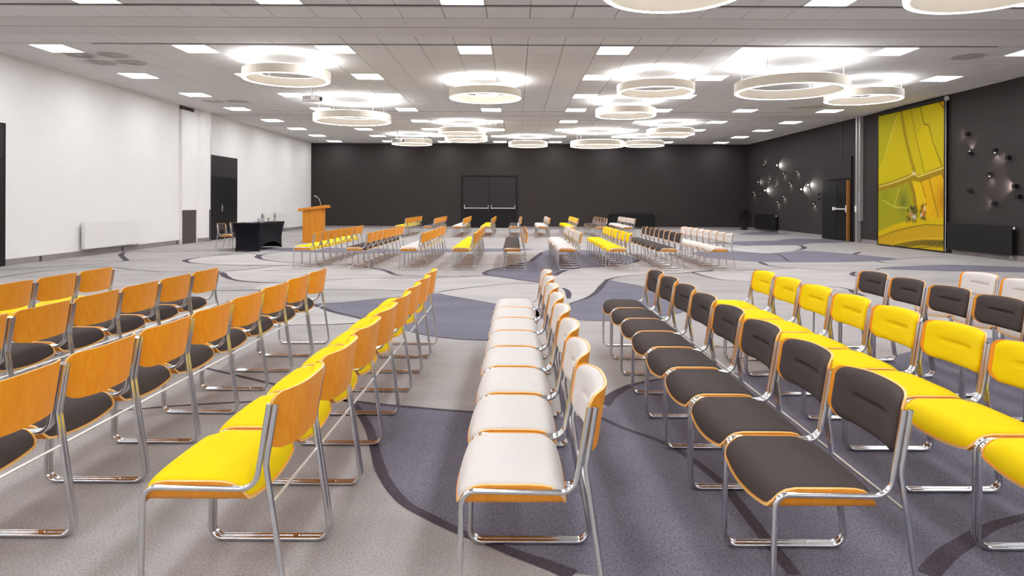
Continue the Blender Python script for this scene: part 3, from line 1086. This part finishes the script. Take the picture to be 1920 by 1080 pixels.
radiator_side('radiator', 'wide white flat radiator low on the left wall, nearer one', XL, 1, 15.3, 17.6, 0.17, 0.79, 'white_enamel', 1)
radiator_side('radiator', 'white flat radiator on the left wall behind the black table', XL, 1, 26.4, 28.9, 0.19, 0.80, 'white_enamel', -1)
radiator_side('radiator', 'wide black radiator on the right wall beside the yellow banner', XR, -1, 15.05, 17.33, 0.12, 0.80, 'black_gloss', -1)
radiator_side('radiator', 'small black radiator on the right wall near the far corner', XR, -1, 28.8, 31.3, 0.10, 0.78, 'black', -1)
# radiator on the back wall
t = thing('radiator', 'black radiator on the back wall behind the farthest chairs', 'radiator', (5.66, YB - 0.035, 0.10))
MB().bevel_box(-1.14, 1.14, -0.105, -0.09, 0, 0.65, 0.004).build('front_panel', M['black'], t)
for s in (-1, 1):
    MB().box(s * 1.13 - 0.006, s * 1.13 + 0.006, -0.09, -0.02, 0.01, 0.64).build('side_cover', M['black'], t)
    MB().lathe([(0.02, 0), (0.022, 0.03), (0.012, 0.04)], 12, (s * 1.15, -0.06, 0.62)).build('valve_knob', M['alu'], t, 40)
MB().box(-1.1, 1.1, -0.09, -0.02, 0.63, 0.64).build('top_grille', M['black'], t)
MB().box(-1.05, 1.05, -0.03, 0.0, 0.05, 0.6).build('back_panel', M['black'], t)

# ------------------------------------------------------------------ back wall double door
bx0, bx1, bz = -2.71, 0.05, 2.61
mbd = MB()
mbd.box(bx0, bx0 + 0.07, YB - 0.05, YB, 0, bz).box(bx1 - 0.07, bx1, YB - 0.05, YB, 0, bz).box(bx0 + 0.07, bx1 - 0.07, YB - 0.05, YB, bz - 0.06, bz)
d3 = struct(mbd.build('door_3', M['black']), 'dark double door in the back wall')
xm = (bx0 + bx1) / 2
for (a, bb) in ((bx0 + 0.08, xm - 0.012), (xm + 0.012, bx1 - 0.08)):
    lf = MB().bevel_box(a, bb, YB - 0.035, YB - 0.001, 0.02, bz - 0.07, 0.004).build('leaf', M['door_dark'], d3)
    mb_ = MB()
    mb_.bevel_box(a + 0.09, bb - 0.03, YB - 0.13, YB - 0.10, 0.975, 1.02, 0.008)
    mb_.box(a + 0.07, a + 0.10, YB - 0.13, YB - 0.035, 0.96, 1.16)
    mb_.box(bb - 0.05, bb - 0.02, YB - 0.13, YB - 0.035, 0.96, 1.16)
    mb_.build('panic_bar', M['alu'], lf)
    kb = MB().box(a + 0.02, bb - 0.02, YB - 0.038, YB - 0.034, 0.03, 0.95).build('lower_panel', M['black'], lf)
MB().box(bx0 + 0.4, bx1 - 0.1, YB - 0.06, YB - 0.03, 0.0, 0.025).build('threshold', M['alu'], d3)

# ------------------------------------------------------------------ right wall fittings
d4 = struct(box_part('door_4', 'black', None, XR - 0.03, XR, 22.42, 24.6, 0.0, 2.92), 'black door in the right wall, one leaf open')
box_part('leaf', 'black', d4, XR - 0.05, XR - 0.03, 23.45, 24.5, 0.01, 2.10)
box_part('leaf', 'black_gloss', d4, XR - 0.052, XR - 0.03, 22.62, 23.42, 0.01, 2.10)
box_part('transom', 'door_dark', d4, XR - 0.06, XR - 0.03, 22.46, 24.56, 2.16, 2.90)
box_part('edge', 'wood_door', d4, XR - 0.14, XR - 0.05, 22.53, 22.60, 0.01, 2.10)
mb_ = MB()
mb_.tube([(XR - 0.12, 22.62, 1.10), (XR - 0.12, 23.55, 1.10)], 0.022, 8)
mb_.bevel_box(XR - 0.14, XR - 0.05, 22.60, 22.68, 0.99, 1.24, 0.008)
mb_.bevel_box(XR - 0.14, XR - 0.05, 23.50, 23.62, 1.05, 1.17, 0.008)
mb_.build('panic_bar', M['white_enamel'], d4, 40)
jr = struct(box_part('trim_4', 'alu', None, XR - 0.14, XR, 21.92, 22.0, 0.0, CEIL), 'pale grey metal partition jamb on the right wall')
box_part('seal', 'slot', jr, XR - 0.13, XR, 22.0, 22.03, 0.0, CEIL)
box_part('second_profile', 'alu', jr, XR - 0.11, XR, 21.78, 21.86, 0.72, CEIL)
box_part('switch_plate', 'white_enamel', jr, XR - 0.155, XR - 0.14, 21.9, 22.02, 1.02, 1.22)
struct(box_part('trim_5', 'slot', None, XR - 0.02, XR, 23.18, 23.24, 2.92, CEIL - 0.1), 'thin dark conduit above the right door')

# the banner: printed aerial view of fields
BX = XR - 0.10
y_far, y_near, z_lo, z_hi = 20.68, 17.50, 0.045, 4.02
ban = thing('banner', 'tall yellow printed banner of farm fields seen from above', 'banner', (BX, (y_far + y_near) / 2, 0))


def zp(zx, zy):
    d, z = on_side(1380 + zx / 3.374, 180 + zy / 3.374, BX)
    return np.array([(y_far - d) / (y_far - y_near), z / z_hi])


nu, nv = 170, 215
U, V = np.meshgrid(np.linspace(0, 1, nu), np.linspace(0, 1, nv))
PX = U * (y_far - y_near)
PZ = V * z_hi
rng = np.random.default_rng(3)
img = np.zeros((nv, nu, 3))


def blend(mask, colr):
    mask = np.clip(mask, 0, 1)[..., None]
    img[:] = img * (1 - mask) + np.array(lin(colr)) * mask


def seg_dist(pts):
    P = [zp(*p) * np.array([y_far - y_near, z_hi]) for p in pts]
    d = np.full(U.shape, 1e9)
    for a, bq in zip(P[:-1], P[1:]):
        ab = bq - a
        t_ = np.clip(((PX - a[0]) * ab[0] + (PZ - a[1]) * ab[1]) / (ab @ ab), 0, 1)
        d = np.minimum(d, np.hypot(PX - a[0] - ab[0] * t_, PZ - a[1] - ab[1] * t_))
    return d


def inside(pts):
    P = [zp(*p) * np.array([y_far - y_near, z_hi]) for p in pts]
    r = np.zeros(U.shape, bool)
    for i in range(len(P)):
        a, bq = P[i], P[(i + 1) % len(P)]
        c = ((a[1] > PZ) != (bq[1] > PZ)) & (PX < (bq[0] - a[0]) * (PZ - a[1]) / (bq[1] - a[1] + 1e-9) + a[0])
        r ^= c
    return r.astype(float)


def line(pts, wd, c, al=1.0):
    blend(al * np.clip((wd * 1.25 - seg_dist(pts)) / 0.012 + 0.5, 0, 1), c)


def blob(p, rx, rz_, c, al=1.0):
    q = zp(*p) * np.array([y_far - y_near, z_hi])
    blend(al * np.exp(-(((PX - q[0]) / rx) ** 2 + ((PZ - q[1]) / rz_) ** 2)), c)


blend(np.ones(U.shape), '#cbbb0e')
blend(inside([(900, 90), (1030, 60), (1015, 130), (945, 370), (900, 470)]), '#b3ad18')
blend(inside([(1030, 60), (1100, 60), (1135, 240), (1190, 480), (1130, 490), (1070, 250)]), '#c9b80c')
blend(inside([(1100, 60), (1340, -20), (1340, 480), (1300, 440), (1245, 290), (1200, 185), (1190, 480)]), '#c3b414')
blend(inside([(1190, 180), (1225, 185), (1300, 440), (1200, 480), (1140, 250)]), '#cfbb0a')
blend(inside([(1300, -10), (1345, -20), (1345, 110), (1310, 40)]), '#c98a12')
blend(inside([(900, 590), (1095, 550), (1130, 700), (1140, 800), (1000, 840), (900, 890)]), '#a3a11c')
blend(inside([(1120, 560), (1345, 490), (1345, 800), (1200, 795), (1140, 700)]), '#e0b20c')
blend(inside([(1120, 560), (1170, 540), (1205, 690), (1140, 700)]), '#e3c010')
blob((1320, 660), 0.34, 0.42, '#a8680f', 0.75)
blob((1058, 680), 0.24, 0.3, '#5c6a2a', 0.7)
blob((940, 640), 0.3, 0.3, '#8b951f', 0.6)
line([(1030, 590), (1000, 710), (1085, 715)], 0.014, '#c6bf50')
line([(925, 665), (1000, 705)], 0.012, '#c6bf50')
line([(1040, 70), (1070, 250), (1100, 380), (1130, 490)], 0.055, '#97840f', 0.8)
line([(1015, 130), (945, 370)], 0.013, '#e0d458', 0.8)
line([(1100, 60), (1135, 240), (1190, 490)], 0.014, '#86800f', 0.8)
line([(1160, 45), (1190, 180), (1220, 185), (1245, 290), (1300, 440)], 0.018, '#7b7413', 0.85)
line([(1275, 20), (1340, 110)], 0.03, '#a8730e')
line([(1170, 545), (1200, 650)], 0.014, '#8c6d10', 0.9)
line([(1222, 530), (1280, 775)], 0.016, '#8c6d10', 0.9)
line([(1305, 500), (1335, 570)], 0.02, '#8a5e10')
line([(905, 588), (1000, 560), (1080, 530), (1125, 515), (1165, 528), (1260, 490), (1345, 455)], 0.085, '#a08517')
line([(905, 580), (1000, 552), (1085, 520), (1125, 498), (1155, 515), (1260, 478), (1345, 445)], 0.014, '#e6da6a')
line([(1100, 545), (1125, 620), (1138, 720)], 0.06, '#9a8116')
blob((1125, 494), 0.08, 0.035, '#f0ecc8', 0.9)
blend(inside([(900, 900), (1000, 850), (1100, 822), (1200, 808), (1345, 808), (1345, 1020), (900, 960)]), '#c9a41e')
line([(900, 885), (1000, 840), (1100, 812), (1200, 800), (1345, 800)], 0.07, '#d3b70f')
line([(900, 905), (1000, 865), (1100, 840), (1200, 822), (1345, 828)], 0.014, '#8d7a14')
blend(inside([(960, 950), (1100, 942), (1200, 930), (1345, 940), (1345, 1020), (960, 970)]), '#d2b411')
for k in range(27):
    x_ = 1008 + k * 12.2
    yt = 945 - 34 * math.sin(min(1, k / 18) * math.pi / 2) + (k / 26) * 8
    line([(x_, yt + 4), (x_ + 3, yt + 26 + k * 0.5)], 0.03, '#4d4522', 0.9)
    blob((x_ + 2, yt - 3), 0.03, 0.03, '#efcf20', 0.9)
line([(1120, 975), (1240, 962), (1340, 972)], 0.014, '#8a7a1c')
for (cx_, cy_, n_, wx, wy) in ((1115, 755, 46, 34, 48), (1183, 740, 26, 20, 48)):
    for _ in range(n_):
        blob((cx_ + rng.uniform(-wx, wx), cy_ + rng.uniform(-wy, wy)), 0.035, 0.045, ['#3a3a22', '#4c4a1f', '#6b5a30', '#2d3020'][rng.integers(4)], 0.9)
    for _ in range(7):
        blob((cx_ + rng.uniform(-wx * .6, wx * .6), cy_ + rng.uniform(-wy * .6, wy * .6)), 0.04, 0.05, ['#c8742a', '#d98a3c', '#d9d2c4'][rng.integers(3)], 0.95)
stripe = 1 + 0.045 * np.sin(PX * 62 + 6 * np.sin(PZ * 1.3)) + 0.05 * rng.standard_normal(U.shape)
img *= stripe[..., None] * np.array([0.93, 0.87, 0.78])
m = MB()
vs_ = []
for j in range(nv):
    for i in range(nu):
        vs_.append((0.0, (y_far - (y_far - y_near) * i / (nu - 1)) - (y_far + y_near) / 2, z_lo + (z_hi - z_lo) * j / (nv - 1)))
fs = [(j * nu + i, (j + 1) * nu + i, (j + 1) * nu + i + 1, j * nu + i + 1) for j in range(nv - 1) for i in range(nu - 1)]
m.add(vs_, fs)
bm_ = bpy.data.materials.new('banner_print')
bm_.use_nodes = True
nt = bm_.node_tree
at = nt.nodes.new('ShaderNodeVertexColor')
at.layer_name = 'print'
nt.links.new(at.outputs[0], nt.nodes['Principled BSDF'].inputs['Base Color'])
nt.nodes['Principled BSDF'].inputs['Roughness'].default_value = 0.7
nt.nodes['Principled BSDF'].inputs['Specular IOR Level'].default_value = 0.15
sheet_o = m.build('printed_sheet', bm_, ban)
ca = sheet_o.data.color_attributes.new('print', 'FLOAT_COLOR', 'POINT')
rgba = np.ones((nv * nu, 4), np.float32)
rgba[:, :3] = np.clip(img.reshape(-1, 3), 0, 1)
ca.data.foreach_set('color', rgba.ravel())
hw_ = (y_far - y_near) / 2
MB().box(0.004, 0.03, -hw_, hw_, z_lo, z_hi).build('backing', M['black'], ban)
for s in (-1, 1):
    MB().box(-0.012, 0.03, min(s * hw_, s * (hw_ + 0.045)), max(s * hw_, s * (hw_ + 0.045)), z_lo - 0.03, z_hi).build('edge_rail', M['black_gloss'], ban)
MB().box(-0.02, 0.03, -hw_, hw_, z_lo - 0.03, z_lo).build('bottom_bar', M['black_gloss'], ban)
MB().tube([(0.02, -hw_ - 0.05, z_hi + 0.06), (0.02, hw_ + 0.05, z_hi + 0.06)], 0.055, 16).build('roller_tube', M['black_gloss'], ban, 40)
MB().tube([(0.02, -hw_ - 0.07, z_hi + 0.06), (0.02, -hw_ - 0.05, z_hi + 0.06)], 0.065, 16).build('roller_end_cap', M['white_enamel'], ban, 40)
MB().tube([(-0.01, -hw_ - 0.075, z_hi), (-0.01, -hw_ - 0.08, 0.8), (-0.03, -hw_ - 0.1, 0.05)], 0.006, 6).build('pull_cord', M['white_enamel'], ban, 40)

# wall spot lamps on the right wall: px of the lit point, direction of the beam on the wall ('u','d','l','r'; l = towards the back of the room)
def spot_lamp(px, py, dirn, label, group, watts, size=0.10):
    d, z = on_side(px, py, XR - 0.05)
    t = thing('wall_spotlight', label, 'wall lamp', (XR, d, z), group=group)
    off = {'u': (0, -0.05), 'd': (0, 0.05), 'l': (-0.05, 0), 'r': (0.05, 0), 'n': (0, 0)}[dirn]
    h = size / 2
    MB().bevel_box(-0.10, -0.02, off[0] - h, off[0] + h, off[1] - h, off[1] + h, 0.008).build('housing', M['black'], t)
    MB().box(-0.022, 0.0, off[0] - h * 0.6, off[0] + h * 0.6, off[1] - h * 0.6, off[1] + h * 0.6).build('bracket', M['black'], t)
    if dirn == 'n':
        return
    v = {'u': (0, 1), 'd': (0, -1), 'l': (1, 0), 'r': (-1, 0)}[dirn]
    g = h + 0.001
    c = (off[0] + v[0] * g, off[1] + v[1] * g)
    lr = 0.022 if watts > 5 else 0.014
    dome = MB().lathe([(lr, 0.0), (lr * 0.88, lr * 0.5), (lr * 0.5, lr * 0.88), (0.0, lr)], 12).build('lens', M['spot'] if watts > 5 else M['spot_dim'], t, 60)
    dome.rotation_euler = Vector((0, v[0], v[1])).to_track_quat('Z', 'Y').to_euler()
    dome.location = (-0.06, c[0], c[1])
    ld = bpy.data.lights.new('spot_beam', 'SPOT')
    ld.energy = watts * 1.1
    ld.spot_size = math.radians(100)
    ld.spot_blend = 0.6
    ld.shadow_soft_size = 0.02
    ld.color = (1.0, 0.93, 0.88)
    lo = bpy.data.objects.new('beam', ld)
    COL.objects.link(lo)
    lo.parent = t
    lo.location = (-0.085, c[0] + v[0] * 0.045, c[1] + v[1] * 0.045)
    lo.rotation_euler = Vector((0.55, v[0], v[1])).to_track_quat('-Z', 'Y').to_euler()


SP1 = [(1432.8, 309, 'u', 3), (1457.6, 310, 'r', 10), (1469.5, 326, 'd', 3), (1494.7, 322, 'd', 3), (1422, 341.5, 'r', 2), (1441, 341.5, 'u', 3), (1454.7, 349, 'u', 3), (1480.8, 343.6, 'd', 3),
       (1434.8, 357, 'r', 10), (1516, 346.6, 'r', 10), (1503, 355, 'r', 10), (1413, 361, 'd', 3), (1469.5, 369, 'd', 3), (1458, 379, 'd', 3), (1525.5, 382.5, 'd', 3), (1535.6, 364, 'n', 0), (1535.6, 373, 'n', 0)]
SP2 = [(1811, 252, 'l', 3), (1818.6, 284, 'u', 3), (1866, 286, 'd', 3), (1887, 295.6, 'l', 3), (1855.7, 330, 'd', 2), (1900, 349, 'l', 14), (1818, 358, 'n', 0), (1910, 369, 'n', 0), (1861, 381.5, 'l', 3)]
for L, where, gr in ((SP1, 'left of the right-hand door', 'small wall spotlights left of the right door'), (SP2, 'right of the yellow banner', 'small wall spotlights right of the banner')):
    order = sorted(range(len(L)), key=lambda i: (L[i][0], L[i][1]))
    for rank, i in enumerate(order):
        px, py, dn, wt = L[i]
        nm = ORD[rank]
        spot_lamp(px, py, dn, 'small black wall spotlight, %s from left in the cluster %s' % (nm, where), gr, wt, 0.10 if where.startswith('right') else 0.055)

# dark box on a post in the far right corner
t = thing('speaker_post', 'black box on a slim dark post in the far right corner', 'speaker', (11.08, 32.15, 0))
MB().bevel_box(-0.16, 0.16, -0.12, 0.12, 0.0, 0.05, 0.01).build('base', M['black'], t)
MB().bevel_box(-0.11, 0.11, -0.05, 0.05, 0.05, 0.62, 0.01).build('post', M['door_dark'], t)
MB().bevel_box(-0.14, 0.14, -0.12, 0.12, 0.62, 0.98, 0.02).build('cabinet', M['black'], t)
MB().lathe([(0.02, 0), (0.02, 0.01)], 12).build('red_button', mat('red_plastic', '#8a2a28', 0.4, noise=(20, 0.05)), t, 40, (-0.12, -0.125, 0.88))
t.children[-1].rotation_euler = (math.pi / 2, 0, 0)

# ------------------------------------------------------------------ presenters' table with stretch cover
tx0, tx1, ty0, ty1, tz = -7.28, -6.56, 16.95, 18.75, 0.735
tab = thing('covered_table', 'folding table under a tight black stretch cover', 'table', ((tx0 + tx1) / 2, (ty0 + ty1) / 2, 0))
hx, hy_ = (tx1 - tx0) / 2, (ty1 - ty0) / 2
nseg = 24
m = MB()
ring_pts = []
for side in range(4):
    for k in range(nseg):
        t_ = k / nseg
        c = [(-1, -1), (1, -1), (1, 1), (-1, 1)]
        a, bq = c[side], c[(side + 1) % 4]
        ring_pts.append((a[0] + (bq[0] - a[0]) * t_, a[1] + (bq[1] - a[1]) * t_, t_))
levels = 12
vs_ = []
for L in range(levels + 1):
    f = L / levels               # 0 top, 1 hem
    for i, (u, v, t_) in enumerate(ring_pts):
        corner = abs(2 * t_ - 1) ** 2.0          # 1 at corners
        waist = 1 - 0.09 * math.sin(math.pi * f) - 0.15 * f
        sag = 1 - 0.10 * (1 - corner) * math.sin(math.pi * f)
        side = i // nseg
        arch = (0.015 if side in (0, 2) else 0.20) * (1 - abs(2 * t_ - 1) ** 2.4)
        z = tz * (1 - f) + f * (0.012 + arch)
        sx = waist * (sag if side in (1, 3) else 1)
        sy = (1 - (1 - waist) * 0.45) * (sag if side in (0, 2) else 1)
        vs_.append((u * hx * sx, v * hy_ * sy, z))
n_ = len(ring_pts)
fs = []
for L in range(levels):
    for i in range(n_):
        j = (i + 1) % n_
        fs.append((L * n_ + j, L * n_ + i, (L + 1) * n_ + i, (L + 1) * n_ + j))
fs.append(tuple(range(n_)))
m.add(vs_, fs)
m.build('stretch_cover', M['cloth'], tab, 50)
for sx in (-1, 1):
    for sy in (-1, 1):
        MB().tube([(sx * hx * 0.76, sy * hy_ * 0.88, 0.006), (sx * hx * 0.80, sy * hy_ * 0.90, tz - 0.04)], 0.014, 8).build('leg', M['black'], tab, 40)
MB().box(-hx * 0.97, hx * 0.97, -hy_ * 0.98, hy_ * 0.98, tz - 0.035, tz - 0.004).build('tabletop', M['black'], tab)


def bottle(x, y, label):
    t = thing('water_bottle', label, 'bottle', (x, y, tz), group='bottles on the black table')
    MB().lathe([(0.03, 0.0), (0.034, 0.01), (0.034, 0.15), (0.028, 0.18), (0.013, 0.205), (0.013, 0.225)], 18).build('bottle_glass', M['glass'], t, 50)
    MB().lathe([(0.015, 0.222), (0.015, 0.245), (0.012, 0.248)], 14).build('cap', M['paper'], t, 50)
    MB().lathe([(0.0345, 0.05), (0.0345, 0.11)], 18, cap=False).build('paper_label', M['paper'], t, 50)


def tumbler(x, y, label):
    tag(MB().lathe([(0.026, 0.0), (0.032, 0.11), (0.030, 0.11), (0.025, 0.008), (0.0, 0.008)], 18).build('tumbler', M['glass'], None, 50, (x, y, tz)), label, 'glass', 'glasses on the black table')


bottle(-6.74, 17.55, 'clear bottle on the black table, left one')
tumbler(-6.86, 17.62, 'clear glass upside of the left bottle on the black table')
bottle(-6.70, 18.35, 'clear bottle on the black table, right one')
tumbler(-6.83, 18.22, 'clear glass beside the right bottle on the black table')
for (x, y, lab) in ((-7.02, 17.5, 'pale folder lying on the near half of the black table'), (-7.0, 18.25, 'pale folder lying on the far half of the black table')):
    tag(MB().bevel_box(-0.11, 0.11, -0.15, 0.15, 0, 0.012, 0.003).build('folder', M['paper'], None, None, (x, y, tz)), lab, 'folder', 'folders on the black table')

# ------------------------------------------------------------------ lectern
lec = thing('lectern', 'orange wooden lectern with sloping top before the back wall', 'lectern', (-6.40, 20.95, 0))
MB().bevel_box(-0.30, 0.29, -0.22, 0.22, 0.0, 1.10, 0.006).build('body', M['wood_lectern'], lec)
th_ = 0.085
m = MB()
prof = [(-0.42, 1.045), (0.44, 1.17), (0.44, 1.17 - th_ - 0.02), (0.22, 1.075), (-0.42, 1.045 - th_)]
prof = [(-0.42, 1.07), (0.42, 1.185), (0.43, 1.09), (0.30, 1.085), (-0.42, 0.985)]
vs_ = [(x, -0.30, z) for x, z in prof] + [(x, 0.30, z) for x, z in prof]
n_ = len(prof)
m.add(vs_, [tuple(range(n_))[::1], tuple(range(n_, 2 * n_))[::-1]] + [(i, n_ + i, n_ + (i + 1) % n_, (i + 1) % n_) for i in range(n_)])
import bmesh
o = m.build('reading_top', M['wood_lectern'], lec)
bmx = bmesh.new()
bmx.from_mesh(o.data)
bmesh.ops.recalc_face_normals(bmx, faces=bmx.faces)
bmx.to_mesh(o.data)
bmx.free()
mic = thing('gooseneck_microphone', 'silver gooseneck microphone curving up from the lectern top', 'microphone', (-6.20, 20.95, 1.162))
MB().lathe([(0.03, 0.0), (0.03, 0.012), (0.012, 0.02)], 14).build('mount', M['black'], mic, 40)
pp = smooth_path([(0.0, 0.01), (-0.012, 0.12), (-0.05, 0.21), (-0.11, 0.275)], 5)
MB().tube([(p.x, 0, p.y) for p in pp], 0.008, 8).build('gooseneck', M['alu'], mic, 40)
MB().tube([(-0.11, 0, 0.275), (-0.14, 0, 0.295), (-0.20, 0, 0.315)], [0.010, 0.015, 0.013], 10).build('microphone_head', M['alu'], mic, 40)

bpy.context.view_layer.update()
